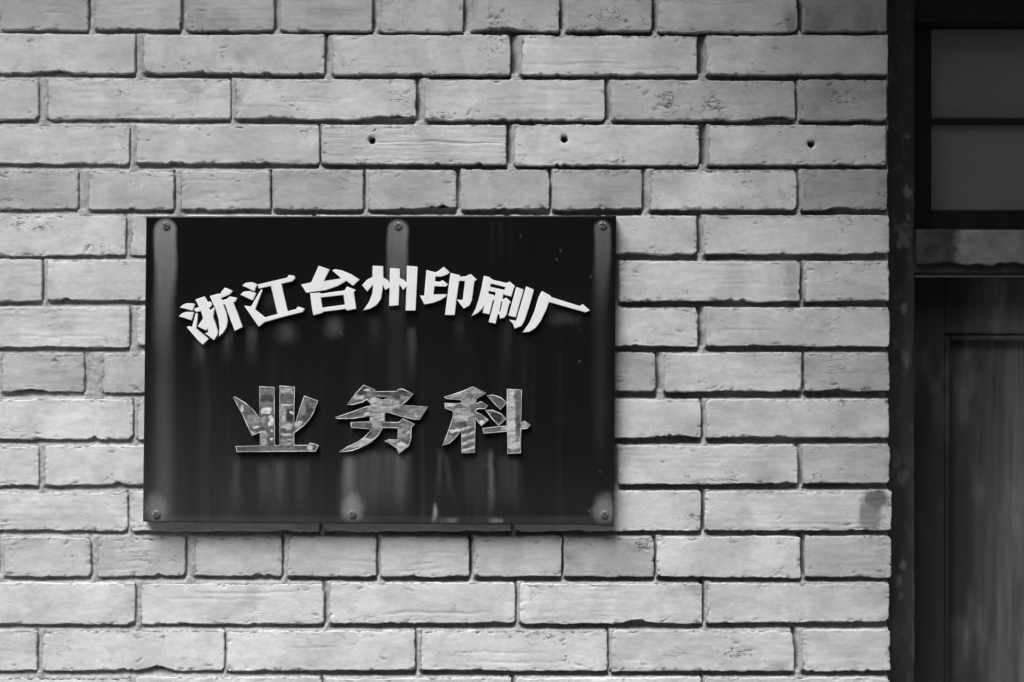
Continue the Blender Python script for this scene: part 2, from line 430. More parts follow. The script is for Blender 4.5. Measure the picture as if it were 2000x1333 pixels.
def make_brick(ri, bi, x0, x1, yl0, yl1, yr0, yr1, hdr, nb, rng):
    """Face of the brick as a relief grid in photo pixels + side skirts running back into the wall."""
    seed = ri * 97 + bi * 13 + 5
    if bi == nb - 1: x1 = x1 + rng.uniform(-4.0, 0.5)
    j0, j1, j2, j3 = [rng.uniform(-1.8, 1.8) for _ in range(4)]
    yl0 += j0; yr0 += j1; yl1 += j2; yr1 += j3
    vis = x1 > -20
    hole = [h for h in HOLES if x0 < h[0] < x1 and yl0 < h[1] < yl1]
    h = (1.15 if hole else 2.7) if vis else 7.0
    Wd = x1 - x0; Hd = yl1 - yl0
    us = spacing(Wd, h); vs = spacing(Hd, h)
    nx, ny = len(us), len(vs)
    U, V = np.meshgrid(us, vs)
    dL, dR, dT, dB = U, Wd - U, V, Hd - V
    d = np.minimum(np.minimum(dL, dR), np.minimum(dT, dB))
    # rounded corners: square -> disc mapping in every corner
    UX = U.copy(); VX = V.copy()
    rad = [rng.choice([2, 3, 4, 5, 7, 11]) for _ in range(4)]
    for ci, (cx, cy) in enumerate(((0, 0), (1, 0), (0, 1), (1, 1))):
        r = rad[ci]
        a = np.clip((r - (dL if cx == 0 else dR)) / r, 0, 1)
        b = np.clip((r - (dT if cy == 0 else dB)) / r, 0, 1)
        both = (a > 0) & (b > 0)
        m = np.maximum(a, b); ln = np.hypot(a, b) + 1e-9
        k = m / ln
        na = np.where(both, a * k, a); nb_ = np.where(both, b * k, b)
        UX += np.where(both, (a - na) * r * (1 if cx == 0 else -1), 0)
        VX += np.where(both, (b - nb_) * r * (1 if cy == 0 else -1), 0)
    X = x0 + UX; Yp = yl0 + VX
    # uneven arrises (fade inwards)
    def edge(t, sd, amp, bite):
        n = (fbm(t / 40.0, 0.5, sd, 3, 0.6) - 0.5) * amp * 2.2 + (fbm(t / 6.0, 1.5, sd + 3, 3, 0.7) - 0.5) * 3.4 * (0.2 + fbm(t / 50.0, 2.5, sd + 5, 2))
        bt = np.maximum(0, fbm(t / 26.0, 3.7, sd + 7, 3) - 0.66) * bite
        return n + bt
    spall = 0.0 * X
    for (cx, cy, w, dp) in SPALLS:
        if x0 - 20 < cx < x1 + 20 and abs(cy - yl1) < 14:
            spall = spall + dp * np.exp(-np.abs((X - cx) / w) ** 3) * (0.6 + 0.8 * fbm(X / 12, 0.4, seed + 91, 3))
    fade = lambda q: np.clip(1 - q / 14.0, 0, 1)
    Yp = Yp + fade(dT) * edge(X, seed + 1, 2.4, 14) - fade(dB) * (edge(X, seed + 2, 2.7, 26) + spall)
    X = X + fade(dL) * edge(Yp, seed + 3, 1.8, 14) - fade(dR) * edge(Yp, seed + 4, 1.8, 14)
    # row slope
    Yp = Yp + (X - x0) / max(1, Wd) * ((yr0 - yl0) * (1 - V / Hd) + (yr1 - yl1) * (V / Hd))
    # relief in pixels (positive = back into the wall)
    R = rng.uniform(1.1, 2.6)
    q = np.clip(d / R, 0, 1)
    dep = R * 0.9 * (1 - np.sqrt(np.clip(1 - (1 - q) ** 2, 0, 1)))
    dep += (fbm(X / 60, Yp / 30, seed + 11, 4) - 0.5) * 1.5
    dep += (fbm(X / 26, Yp / 12, seed + 12, 3) - 0.5) * 0.8
    stri = rng.random()
    if stri < 0.35: dep += (fbm(X / 90, Yp / 5, seed + 15, 3, 0.6) - 0.5) * 2.0 * fbm(X / 80, Yp / 60, seed + 16, 2)
    near = np.clip(1 - d / 11.0, 0, 1)
    chip = np.maximum(0, fbm(X / 11, Yp / 6, seed + 13, 4, 0.65) - 0.58) * near
    dep += chip * 16
    dirt_and_shade = np.clip(chip * 1.2, 0, 0.3)
    # long shallow drag lines
    if rng.random() < 0.22:
        for _ in range(rng.randint(1, 3)):
            yy = yl0 + Hd * rng.uniform(0.2, 0.85); xa = x0 + Wd * rng.uniform(0, 0.5); xb = xa + Wd * rng.uniform(0.25, 0.6)
            ln = yy + (fbm(X / 50, 1.3, seed + 41, 3) - 0.5) * 10
            g = np.exp(-((Yp - ln) / 1.4) ** 2) * sstep(xa - 10, xa + 20, X) * (1 - sstep(xb - 20, xb + 10, X))
            dep += g * 1.0; dirt_and_shade = np.maximum(dirt_and_shade, g * 0.14)
    # where the face is broken up: clusters, arrises, odd patches
    rgh = 0.85 * np.clip(1 - d / 9.0, 0, 1) * sstep(0.35, 0.7, fbm(X / 30, Yp / 30, seed + 21, 3))
    for _ in range(rng.randint(0, 3) if Wd > 220 else rng.randint(0, 2)):
        cx = rng.uniform(x0, x1); cy = rng.choice([rng.uniform(yl0, yl0 + 20), rng.uniform(yl1 - 22, yl1), rng.uniform(yl0, yl1)])
        rgh = np.maximum(rgh, rng.uniform(0.35, 0.9) * np.exp(-((X - cx) / rng.uniform(10, 30)) ** 2 - ((Yp - cy) / rng.uniform(6, 14)) ** 2))
    for (cx, cy, sx, sy, n) in PITS:
        rgh = np.maximum(rgh, (0.72 + 0.013 * n) * np.exp(-((X - cx) / sx) ** 2 - ((Yp - cy) / sy) ** 2))
    # pits, nicks and scratches
    pl = []
    for _ in range(rng.randint(0, 3)):
        pl.append((rng.uniform(x0 + 8, x1 - 8), yl0 + Hd * rng.choice([rng.uniform(0.06, 0.25), rng.uniform(0.08, 0.92), rng.uniform(0.75, 0.93)]), rng.uniform(2, 9), rng.uniform(1.0, 2.0), rng.uniform(-0.7, 0.3)))
    for (cx, cy, sx, sy, n) in PITS:
        if x0 - 5 < cx < x1 + 5 and yl0 - 10 < cy < yl1 + 10:
            for _ in range(n // 3):
                pl.append((rng.gauss(cx, sx * 0.55), rng.gauss(cy, sy * 0.55), rng.uniform(2.5, 8), rng.uniform(1.2, 2.4), rng.uniform(-1.0, 0.9)))
    for (cx, cy, L, w, an) in pl:
        if not vis: break
        ca, sa = math.cos(an), math.sin(an)
        dx, dy = X - cx, Yp - cy
        t = dx * ca + dy * sa; s = -dx * sa + dy * ca + 0.12 * t * t / max(3, L)
        g = np.exp(-(t / L) ** 4) * np.exp(-(s / w) ** 2)
        dep += g * 2.6 - 0.8 * np.exp(-(t / L) ** 4) * np.exp(-((s - 2.2 * w) / w) ** 2)
        dirt_and_shade = np.maximum(dirt_and_shade, g * 0.42)  # self-shadow of the nicks put into the colour, with dirt
    # soft grime patches
    for _ in range(rng.randint(0, 3)):
        cx = rng.choice([x0, x1, rng.uniform(x0, x1)]); cy = rng.uniform(yl0, yl1); sx = rng.uniform(12, 60); sy = rng.uniform(10, 34)
        st = rng.uniform(0.03, 0.10) * (1.3 + 0.9 * (cx > 1100) + 0.5 * (cy < 240))
        rr = np.hypot((X - cx) / sx, (Yp - cy) / sy) + (fbm(X / 16, Yp / 16, seed + 71, 4) - 0.5) * 1.1
        dirt_and_shade = dirt_and_shade + st * (1 - sstep(0.2, 1.2, rr))
    for (cx, cy, rx, ry, st) in STAINS:
        if x0 - 40 < cx < x1 + 40 and yl0 - 40 < cy < yl1 + 40:
            nz = fbm(X / 9, Yp / 16, seed + 77, 4, 0.6)
            rr = np.hypot((X - cx) / rx, (Yp - cy) / ry) + (nz - 0.5) * 0.9
            dirt_and_shade = np.maximum(dirt_and_shade, st * (1 - sstep(0.55, 1.25, rr)))
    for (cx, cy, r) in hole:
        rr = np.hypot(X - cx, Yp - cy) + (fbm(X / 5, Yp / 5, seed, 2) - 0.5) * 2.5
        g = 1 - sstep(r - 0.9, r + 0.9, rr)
        dep = dep * (1 - g) + g * 38; dirt_and_shade = np.maximum(dirt_and_shade, g * 0.7)  # hole shade put into the colour, along with bare brick tone
        dep += 1.2 * np.exp(-((rr - r - 2) / 2.0) ** 2)
    # single brick: set in or out, slightly twisted
    off = rng.uniform(-1.6, 1.6) + (U / Wd - 0.5) * rng.uniform(-1.4, 1.4) + (V / Hd - 0.5) * rng.uniform(-1.6, 1.0)
    dep = dep + off
    verts = np.stack([(X - 1000) * S, dep * S, ZC - (Yp - 666.5) * S], -1).reshape(-1, 3)
    quads = [grid_quads(nx, ny)]
    # skirt
    idx = np.arange(nx * ny).reshape(ny, nx)
    loop = np.concatenate([idx[0, :-1], idx[:-1, -1], idx[-1, :0:-1], idx[:0:-1, 0]])
    back = verts[loop].copy(); back[:, 1] = 0.029
    k0 = len(verts)
    verts = np.concatenate([verts, back])
    n = len(loop); i = np.arange(n); j = (i + 1) % n
    quads.append(np.stack([loop[i], loop[j], k0 + j, k0 + i], -1))
    tone = ((0.455 if ri in (0, 4) else 0.49) if hdr and Wd < 190 else 0.58) * TONE.get((ri, bi - SHIFT[ri]), 1.0) * rng.uniform(0.94, 1.05)
    tn = np.full(len(verts), tone); rg = np.concatenate([rgh.ravel(), rgh.ravel()[loop]])
    dt = np.concatenate([dirt_and_shade.ravel(), dirt_and_shade.ravel()[loop]])
    return mesh_np('brick', verts, np.concatenate(quads), {'tone': tn, 'dirt_and_shade': dt, 'rough': rg})

rng = random.Random(11)
for ri, (tl, tr, bl, br, hdr, bs) in enumerate(ROWS):
    for bi, (x0, x1) in enumerate(bs):
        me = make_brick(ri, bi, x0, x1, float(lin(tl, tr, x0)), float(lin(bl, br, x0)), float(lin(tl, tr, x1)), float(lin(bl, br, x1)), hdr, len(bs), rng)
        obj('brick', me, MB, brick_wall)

# mortar: struck back under each brick above, flush on the brick below
def make_mortar():
    h = 3.0
    xs = np.arange(-474, 1739, h); ys = np.arange(-24, 1412, h)
    X, Y = np.meshgrid(xs, ys)
    dep = np.full(X.shape, 18.0); keep = np.zeros(X.shape, bool)
    wob = (fbm(X / 10, Y / 10, 501, 4, 0.65) - 0.5)
    Dmax = 8 + 22 * sstep(150, 1250, X) + 7 * (1 - sstep(60, 420, Y)) * sstep(-100, 500, X)
    Dmax = Dmax * (0.6 + 0.8 * fbm(X / 70, Y / 45, 502, 3))
    for ri, (tl, tr, bl, br, hdr, bs) in enumerate(ROWS):
        t0 = lin(tl, tr, X); b0 = lin(bl, br, X)
        inrow = (Y >= t0 - 3) & (Y <= b0 + 3)
        for (a0, a1), (c0, c1) in zip(bs[:-1], bs[1:]):
            sel = inrow & (X > a1 - 4) & (X < c0 + 9)
            t = np.clip((X - a1 + wob * 5) / (c0 - a1), 0, 1)
            jr_ = random.Random(int(a1) * 31 + ri)
            pw = jr_.choice([1.2, 1.8, 2.6, 4.0]) * (0.6 if a1 > 850 else 1.0); dk = jr_.uniform(0.7, 1.25)
            dv = 0.7 + Dmax * dk * (1 - t) ** pw * (0.5 + 0.8 * fbm(X / 30, Y / 30, 503 + ri, 3)) + 0.45 * np.maximum(0, X - c0)
            dep = np.where(sel, dv, dep); keep |= sel
        if ri + 1 < len(ROWS):
            n = ROWS[ri + 1]
            nt_ = lin(n[0], n[1], X)
            sel = (Y > b0 - 4) & (Y < nt_ + 8)
            t = np.clip((Y - b0 + wob * 4) / (nt_ - b0), 0, 1)
            m = np.zeros(X.shape)
            for (a0, a1) in bs:
                m = np.maximum(m, sstep(a0 - 5, a0 + 8, X + wob * 10) * (1 - sstep(a1 - 4, a1 + 4, X + wob * 10)))
            pf = 1.2 + 3.2 * fbm(X / 90, Y / 40, 511 + ri, 2)
            dh = 0.6 + Dmax * (1 - t ** pf) * (0.04 + 0.96 * m) + 0.45 * np.maximum(0, Y - nt_)
            dep = np.where(sel & ~((dep < 17.9) & inrow & (Y < b0)), dh, dep); keep |= sel
    keep |= X > 1728
    dep = np.where(X > 1733, np.maximum(dep, 10), dep)
    dep = dep + wob * 4.4 + (fbm(X / 4.5, Y / 4.5, 505, 2) - 0.5) * 2.0
    dep = np.clip(dep, -0.5, 40)
    nx, ny = len(xs), len(ys)
    verts = np.stack([(X - 1000) * S, dep * S, ZC - (Y - 666.5) * S], -1).reshape(-1, 3)
    q = grid_quads(nx, ny)
    kf = keep.ravel()[q].any(1)
    q = q[kf]
    used = np.unique(q); rem = np.full(len(verts), -1); rem[used] = np.arange(len(used))
    return mesh_np('mortar', verts[used], rem[q])
obj('mortar', make_mortar(), MM, brick_wall)

# the wall goes on outside the picture: simple courses, one joined part
OP0, OP1, OPTOP = 0.5045, 1.5045, 2.47            # door opening
def make_field():
    vs, qs, tn = [], [], []
    k = 0
    r = random.Random(5)
    x_min, x_max = -3.4, 4.2
    for row in range(-13, 34):
        if 0 <= row <= 15: top = ROWS[row][0]; bot = ROWS[row][2]
        else:
            top = -19 + 89.33 * row if row < 0 else 1324 + 89.33 * (row - 15); bot = top + 77
        z1 = ZC - (top - 666.5) * S; z0 = ZC - (bot - 666.5) * S
        if z0 < 0.0: continue
        hdr = row % 4 == 0
        pit = 183 if hdr else 368
        w = (pit - 12) * S
        x = x_min - (0 if hdr else (row % 2) * 0.125)
        while x < x_max:
            a, b = x, x + w
            x += pit * S
            if 0 <= row <= 15:
                first = (ROWS[row][5][0][0] - 1000) * S - 0.008
                if a < OP1 and b > first:
                    if a < first - 0.05: b = first
                    elif b > OP1 + 0.05: a = OP1
                    else: continue
            elif z0 < OPTOP - 0.02:
                if b > OP0 and a < OP1:
                    if a < OP0 - 0.04: b = OP0
                    elif b > OP1 + 0.04: a = OP1
                    else: continue
            yo = r.uniform(-0.001, 0.001); e = 0.002
            p = [(a, 0.029, z0), (b, 0.029, z0), (b, 0.029, z1), (a, 0.029, z1),
                 (a, e + yo, z0), (b, e + yo, z0), (b, e + yo, z1), (a, e + yo, z1),
                 (a + e, yo, z0 + e), (b - e, yo, z0 + e), (b - e, yo, z1 - e), (a + e, yo, z1 - e)]
            vs += p
            for i in range(4):
                j = (i + 1) % 4
                qs.append((k + i, k + j, k + 4 + j, k + 4 + i)); qs.append((k + 4 + i, k + 4 + j, k + 8 + j, k + 8 + i))
            qs.append((k + 8, k + 9, k + 10, k + 11))
            tn += [(0.49 if hdr else 0.58) * r.uniform(0.93, 1.05)] * 12
            k += 12
    me = mesh_np('brick_courses', np.array(vs), np.array(qs), {'tone': np.array(tn), 'dirt_and_shade': np.zeros(len(tn)), 'rough': np.full(len(tn), 0.1)}, smooth=False)
    return me
fo = obj('brick_courses', make_field(), MB, brick_wall); fo['kind'] = 'stuff'

def boxes_mesh(name, lst):
    bm = bmesh.new()
    for (x0, x1, y0, y1, z0, z1) in lst:
        g = bmesh.ops.create_cube(bm, size=1)
        for v in g['verts']:
            v.co = Vector(((x0 + x1) / 2 + v.co.x * (x1 - x0), (y0 + y1) / 2 + v.co.y * (y1 - y0), (z0 + z1) / 2 + v.co.z * (z1 - z0)))
    return bm_mesh(name, bm)
ZT = ZC + (666.5 + 24) * S; ZB = ZC - (1410 - 666.5) * S; XL = (-474 - 1000) * S
obj('outer_mortar', boxes_mesh('outer_mortar', [
    (-3.5, XL, 0.006, 0.03, 0, 3.55), (XL, OP0 - 0.002, 0.006, 0.03, 0, ZB), (XL, OP0 - 0.002, 0.006, 0.03, ZT, 3.55),
    (OP0 - 0.002, OP1 + 0.002, 0.006, 0.03, OPTOP, 3.55), (OP1 + 0.002, 4.3, 0.006, 0.03, 0, 3.55)]), MM, brick_wall)
obj('wall_core', boxes_mesh('wall_core', [
    (-3.5, OP0 - 0.001, 0.0305, 0.24, 0, 3.55), (OP0 - 0.001, OP1 + 0.001, 0.0305, 0.24, OPTOP, 3.55), (OP1 + 0.001, 4.3, 0.0305, 0.24, 0, 3.55)]), MCORE, brick_wall)

wg = empty('light_blocking_wing', (2.0, -1.4, 0))  # wing added out of view to cut sky light on the right
tag(wg, 'added unseen plastered wing beyond the dark door, cutting sky light from the right', 'wall')
obj('wall', box_mesh('wall', 1.86, 2.2, -2.9, -0.003, 0, 3.49, 0.006), bpy.data.materials['dull_plaster'], wg)
obj('coping', box_mesh('coping', 1.82, 2.24, -2.94, -0.6, 3.491, 3.56, 0.006), MCONC, wg)
# eaves and canopy slab added out of view to shade wall top and right
ev = empty('added_shade_eaves', (0.4, -0.2, 3.55))
tag(ev, 'added unseen concrete eaves shading the top of the brick wall', 'eaves')
obj('soffit_slab', box_mesh('soffit_slab', -3.5, 4.3, -0.55, 0.24, 3.551, 3.65, 0.004), MCONC, ev)
obj('fascia', box_mesh('fascia', -3.5, 4.3, -0.585, -0.551, 3.50, 3.70, 0.003), MCONC, ev)
cn = empty('added_shade_canopy', (0.9, -0.4, 2.98))
tag(cn, 'added unseen concrete canopy slab shading the upper right of the wall', 'canopy')
obj('slab', box_mesh('slab', 0.06, 1.84, -0.80, -0.002, 2.98, 3.07, 0.004), MCONC, cn)
obj('drip_edge', box_mesh('drip_edge', 0.06, 1.84, -0.825, -0.801, 2.95, 3.08, 0.003), MCONC, cn)

# ------------------------------------------------------------------ the sign
YF = -0.019                                          # front of the board
YBK = -0.003
sign = empty('sign', tuple(P(742, 1025, YBK)))
tag(sign, 'black rectangular sign board with raised Chinese lettering screwed to the brick wall', 'sign')
TLc, TRc, BLc, BRc = (285, 422.5), (1204, 421.5), (278.5, 1021), (1199, 1027)

def streak(X, Y, x0, x1, y0, y1, v0, v1, soft=8, wob=0.0, seed=0, lean=0.0):
    xo = (fbm(Y / 60, 0.3, seed, 3) - 0.5) * wob + lean * (Y - y0)
    soft = soft * (0.8 + 1.6 * np.clip((Y - y0) / (y1 - y0), 0, 1)) + 1.5
    xo = xo + (fbm(Y / 25, X / 30, seed + 3, 3) - 0.5) * 6
    a = sstep(x0 - soft, x0 + soft, X - xo) * (1 - sstep(x1 - soft, x1 + soft, X - xo)) * (0.55 + 0.9 * fbm(X / 7, Y / 70, seed + 9, 4))
    t = np.clip((Y - y0) / (y1 - y0), 0, 1)
    b = sstep(y0 - 8, y0 + 14, Y) * (1 - sstep(y1 - 0.6 * (y1 - y0), y1 + 6, Y))
    return a * b * (v0 + (v1 - v0) * t)

def stain_map(X, Y):
    """Reflectance of the board: black plastic, lighter lower left, dust, rust runs and glue residue left on it."""
    v = np.full(X.shape, 0.004)
    v += 0.010 * fbm(X / 45, Y / 260, 900, 4) * sstep(380, 1000, Y)
    # lighter lower left part and runs below the lettering
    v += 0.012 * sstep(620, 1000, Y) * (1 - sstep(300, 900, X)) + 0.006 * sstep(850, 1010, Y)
    vert = fbm(X / 14, Y / 420, 901, 4, 0.6)
    v += 0.016 * np.maximum(0, vert - 0.54) * sstep(600, 720, Y) * (0.4 + 0.6 * fbm(X / 120, Y / 90, 903, 3)) * 2
    def add(*a, **k):
        nonlocal v
        v = v + streak(X, Y, *a, **k)
    # screw runs (top)
    cap = lambda cx, cy, r: (1 - sstep(r - 4, r + 3, np.hypot(X - cx, np.minimum(Y - cy, 0))))
    def run(cx, cy, r, L, val, tail, seed):
        w = r * (1 - 0.22 * sstep(cy + 40, cy + 150, Y))
        dx = X - cx + (sstep(cy + 40, cy + 150, Y)) * 4 - (fbm(Y / 40, 0.2, seed, 3) - 0.5) * 5
        rr = np.hypot(dx, np.minimum(Y - cy, 0))
        soft = 4 + 9 * sstep(cy + 20, cy + 180, Y)
        a = 1 - sstep(w - soft, w + soft, rr)
        t = np.clip((Y - cy) / L, 0, 1)
        return a * (val * (1 - t) ** 1.4 + tail) * (1 - sstep(cy + L * 1.9, cy + L * 2.6, Y)) * (0.85 + 0.3 * fbm(X / 6, Y / 50, seed + 5, 3))
    v += run(324, 450, 21, 270, 0.150, 0.026, 1)
    v += run(777, 450, 19.5, 190, 0.115, 0.008, 2)
    v += run(1177, 447, 15, 190, 0.080, 0.012, 3)
    # residue around the lower screws
    for (cx, cy, s) in ((305, 1000, 0.085), (688, 1000, 0.13), (1180, 1003, 0.13)):
        n = fbm(X / 7, Y / 7, int(cx), 3) - 0.5
        r = np.hypot((X - cx) / 30, np.minimum(Y - cy + 4, (Y - cy + 4) * 1.0) / np.where(Y < cy, 44, 30)) + n * 0.25
        v += s * (1 - sstep(0.25, 1.0, r))
    add(672, 690, 880, 1010, 0.055, 0.05, soft=5, wob=4, seed=11)
    add(668, 800, 880, 1030, 0.030, 0.022, soft=10, wob=8, seed=12)
    add(770, 788, 885, 1015, 0.018, 0.012, soft=5, seed=13)
    add(455, 468, 895, 1015, 0.022, 0.018, soft=4, seed=14)
    add(505, 528, 905, 1010, 0.022, 0.014, soft=6, seed=15)
    add(538, 556, 900, 1015, 0.028, 0.016, soft=5, seed=16)
    add(575, 600, 900, 1010, 0.016, 0.012, soft=7, seed=17)
    add(955, 964, 880, 1018, 0.05, 0.07, soft=3, wob=3, seed=18)
    add(975, 1015, 890, 1015, 0.020, 0.018, soft=8, seed=19)
    add(855, 862, 880, 985, 0.035, 0.015, soft=3, wob=3, seed=20, lean=-0.02)
    add(862, 870, 885, 1000, 0.022, 0.02, soft=4, wob=6, seed=21, lean=0.2)
    add(905, 955, 880, 1010, 0.010, 0.012, soft=10, seed=22)
    # below the arched lettering
    add(382, 402, 655, 740, 0.04, 0.0, soft=5, seed=31, lean=-0.1)
    add(436, 452, 645, 730, 0.035, 0.0, soft=5, seed=32)
    add(482, 500, 640, 740, 0.03, 0.0, soft=5, seed=33)
    for (cx, cy, rx, ry, s) in ((560, 650, 26, 26, 0.030), (652, 640, 24, 28, 0.035), (1100, 622, 40, 18, 0.020), (1075, 600, 22, 14, 0.012), (525, 590, 16, 20, 0.012)):
        r = np.hypot((X - cx) / rx, (Y - cy) / ry) + (fbm(X / 14, Y / 14, int(cx), 2) - 0.5) * 0.35
        v += s * (1 - sstep(0.1, 1.2, r))
    add(796, 812, 640, 765, 0.030, 0.010, soft=4, wob=3, seed=34)
    add(720, 745, 620, 720, 0.012, 0.0, soft=6, seed=35)
    add(985, 998, 600, 760, 0.014, 0.006, soft=4, seed=36)
    add(888, 905, 620, 720, 0.010, 0.0, soft=5, seed=37)
    for x in (958, 975, 992): add(x, x + 7, 432, 540, 0.006, 0.002, soft=3, seed=x)
    # pale flecks
    for (cx, cy, r) in ((665, 650, 2.6), (1132, 706, 3), (1095, 490, 3.2), (1087, 507, 3), (1017, 462, 2.6), (1154, 541, 3), (1151, 998, 3.4), (1172, 921, 2.6), (955, 962, 3), (1075, 597, 2.8), (1135, 645, 2.2)):
        v += 0.07 * (1 - sstep(r * 0.2, r, np.hypot(X - cx, Y - cy)))
    # white dribbles on the bottom edge
    add(848, 853, 986, 1022, 0.22, 0.25, soft=1.8, wob=4, seed=51, lean=-0.1)
    for (xa, xb) in ((858, 895), (953, 982)):
        n = fbm(X / 17, Y / 9, xa, 2)
        v += 0.09 * sstep(xa - 4, xa + 4, X) * (1 - sstep(xb - 4, xb + 4, X)) * sstep(1010, 1016, Y) * (1 - sstep(1019, 1023, Y)) * sstep(0.3, 0.75, n)
    v += 0.012 * sstep(1005, 1012, Y) * (0.6 + 0.8 * fbm(X / 60, 0.3, 77, 3))
    return v

def make_board():
    h = 2.4
    us = np.concatenate([[0, 0.0012, 0.003], np.linspace(0.0055, 0.9945, int(905 / h)), [0.997, 0.9988, 1]])
    vs = np.concatenate([[0, 0.0018, 0.0045], np.linspace(0.008, 0.992, int(590 / h)), [0.9955, 0.9982, 1]])
    U, V = np.meshgrid(us, vs)
    def bil(k): return (TLc[k] * (1 - U) + TRc[k] * U) * (1 - V) + (BLc[k] * (1 - U) + BRc[k] * U) * V
    X, Y = bil(0), bil(1)
    bottom = (fbm(X / 120, 0.2, 61, 3) - 0.5) * 3.0 + 2.5 * sstep(1150, 1190, X) - 1.5 * (1 - sstep(284, 300, X))
    Y = Y + bottom * sstep(0.9, 1.0, V)
    dpx = np.minimum(np.minimum(U, 1 - U) * 917, np.minimum(V, 1 - V) * 600)
    k = (DIST + YF) / DIST
    q = np.clip(dpx / 2.6, 0, 1)
    yd = YF + 0.0016 * (1 - np.sqrt(1 - (1 - q) ** 2)) + (fbm(U * 3, V * 2, 62, 2) - 0.5) * 0.0008
    verts = np.stack([(X - 1000) * S * k, yd, ZC - (Y - 666.5) * S * k], -1).reshape(-1, 3)
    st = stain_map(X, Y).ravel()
    nx, ny = len(us), len(vs)
    quads = [grid_quads(nx, ny)]
    idx = np.arange(nx * ny).reshape(ny, nx)
    loop = np.concatenate([idx[0, :-1], idx[:-1, -1], idx[-1, :0:-1], idx[:0:-1, 0]])
    back = verts[loop].copy(); back[:, 1] = YBK
    k0 = len(verts); n = len(loop); i = np.arange(n); j = (i + 1) % n
    verts = np.concatenate([verts, back]); st = np.concatenate([st, np.full(n, 0.02)])
    quads.append(np.stack([loop[i], loop[j], k0 + j, k0 + i], -1))
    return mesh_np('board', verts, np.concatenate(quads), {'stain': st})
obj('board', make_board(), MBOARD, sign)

# lettering traced as outlines: (x offset, y offset, scale, [[outline, hole...], ...]) in photo pixels
GL = [
 ('zhe', 330, 510, .14, [
  [[(150,650),(195,612),(250,592),(310,593),(357,600),(328,698),(240,672)]],
  [[(135,772),(190,728),(250,712),(345,714),(310,830),(220,800)]],
  [[(375,728),(400,735),(378,942),(555,1085),(470,1172),(395,1100),(248,925),(268,912),(322,922)]],
  [[(368,540),(490,497),(510,520),(538,590),(545,572),(570,570),(605,600),(585,640),(560,655),(572,690),(630,645),(630,690),(615,780),(650,880),(685,990),(672,1040),(625,1108),(505,1010),(545,995),(540,945),(510,972),(400,912),(475,800),(445,700),(375,715),(345,672),(420,640)]],
  [[(570,490),(690,458),(712,470),(740,420),(780,374),(892,418),(850,465),(725,520),(738,550),(800,535),(850,497),(950,515),(925,570),(898,578),(960,740),(1030,920),(915,978),(850,800),(780,610),(758,605),(800,720),(820,840),(805,920),(760,1000),(692,1058),(705,930),(690,810),(644,660),(615,600)]]]),
 ('jiang', 330, 510, .14, [
  [[(1022,345),(1070,308),(1150,297),(1228,322),(1190,428),(1110,385)]],
  [[(993,470),(1045,430),(1120,422),(1213,448),(1165,552),(1080,512)]],
  [[(1285,398),(1303,405),(1200,675),(1335,790),(1515,740),(1420,350),(1250,388),(1238,330),(1650,235),(1670,198),(1740,205),(1762,238),(1720,285),(1570,320),(1650,705),(1770,675),(1800,638),(1895,668),(1860,715),(1600,780),(1335,855),(1250,920),(1050,625),(1145,638)]]]),
 ('tai', 570, 500, .14, [
  [[(375,142),(525,190),(440,355),(690,315),(565,205),(600,188),(700,205),(830,260),(942,330),(855,420),(760,350),(640,420),(470,480),(200,518),(132,402),(270,372)]],
  [[(255,525),(390,515),(400,530),(735,485),(770,432),(892,475),(865,510),(900,740),(765,765),(750,742),(440,782),(420,800),(300,832),(285,760)], [(405,582),(720,545),(742,682),(420,725)]]]),
 ('zhou', 570, 500, .14, [
  [[(1128,140),(1270,145),(1272,302),(1330,335),(1366,385),(1370,172),(1502,180),(1503,308),(1560,335),(1602,385),(1605,140),(1752,152),(1728,765),(1585,765),(1598,430),(1552,480),(1500,400),(1490,692),(1354,702),(1364,445),(1300,480),(1268,405),(1265,480),(1245,600),(1180,690),(1090,740),(995,762),(1080,640),(1125,520),(1133,405),(1050,500),(980,408),(1050,335),(1125,295)]]]),
 ('yin', 800, 500, .14, [
  [[(235,200),(360,232),(400,215),(475,155),(562,230),(520,265),(440,290),(360,290),(352,355),(420,365),(460,342),(540,400),(500,432),(350,425),(330,540),(516,535),(508,570),(430,620),(320,660),(205,680),(145,555),(205,558)]],
  [[(572,240),(695,270),(705,292),(780,288),(850,255),(940,330),(905,355),(870,620),(835,695),(755,740),(700,670),(664,612),(742,618),(772,352),(692,350),(655,605),(630,828),(492,826),(530,540)]]]),
 ('shua', 915, 530, .09003, [
  [[(335,105),(440,125),(530,190),(820,260),(895,230),(1012,325),(985,375),(930,555),(790,520),(760,490),(735,600),(750,610),(820,575),(920,665),(880,730),(830,940),(780,1010),(680,1035),(665,940),(640,935),(590,1145),(435,1105),(560,632),(532,640),(455,940),(305,905),(345,740),(300,820),(200,910),(60,980),(150,830),(220,620),(290,330)],
   [(485,270),(800,345),(780,410),(470,340)], [(440,430),(590,460),(570,550),(540,515),(430,485)], [(715,660),(737,665),(692,880),(665,880)]],
  [[(1040,345),(1195,400),(1025,1005),(865,965)]],
  [[(1250,335),(1420,400),(1340,700),(1220,1070),(1150,1190),(1000,1250),(960,1140),(890,1055),(1035,1080),(1130,750)]]]),
 ('chang', 900, 510, .14, [
  [[(1130,422),(1245,480),(1260,505),(1660,632),(1700,605),(1805,690),(1740,720),(1230,575),(1190,690),(1110,850),(1040,940),(960,990),(860,1000),(960,860),(1030,700),(1085,510)]]]),
]
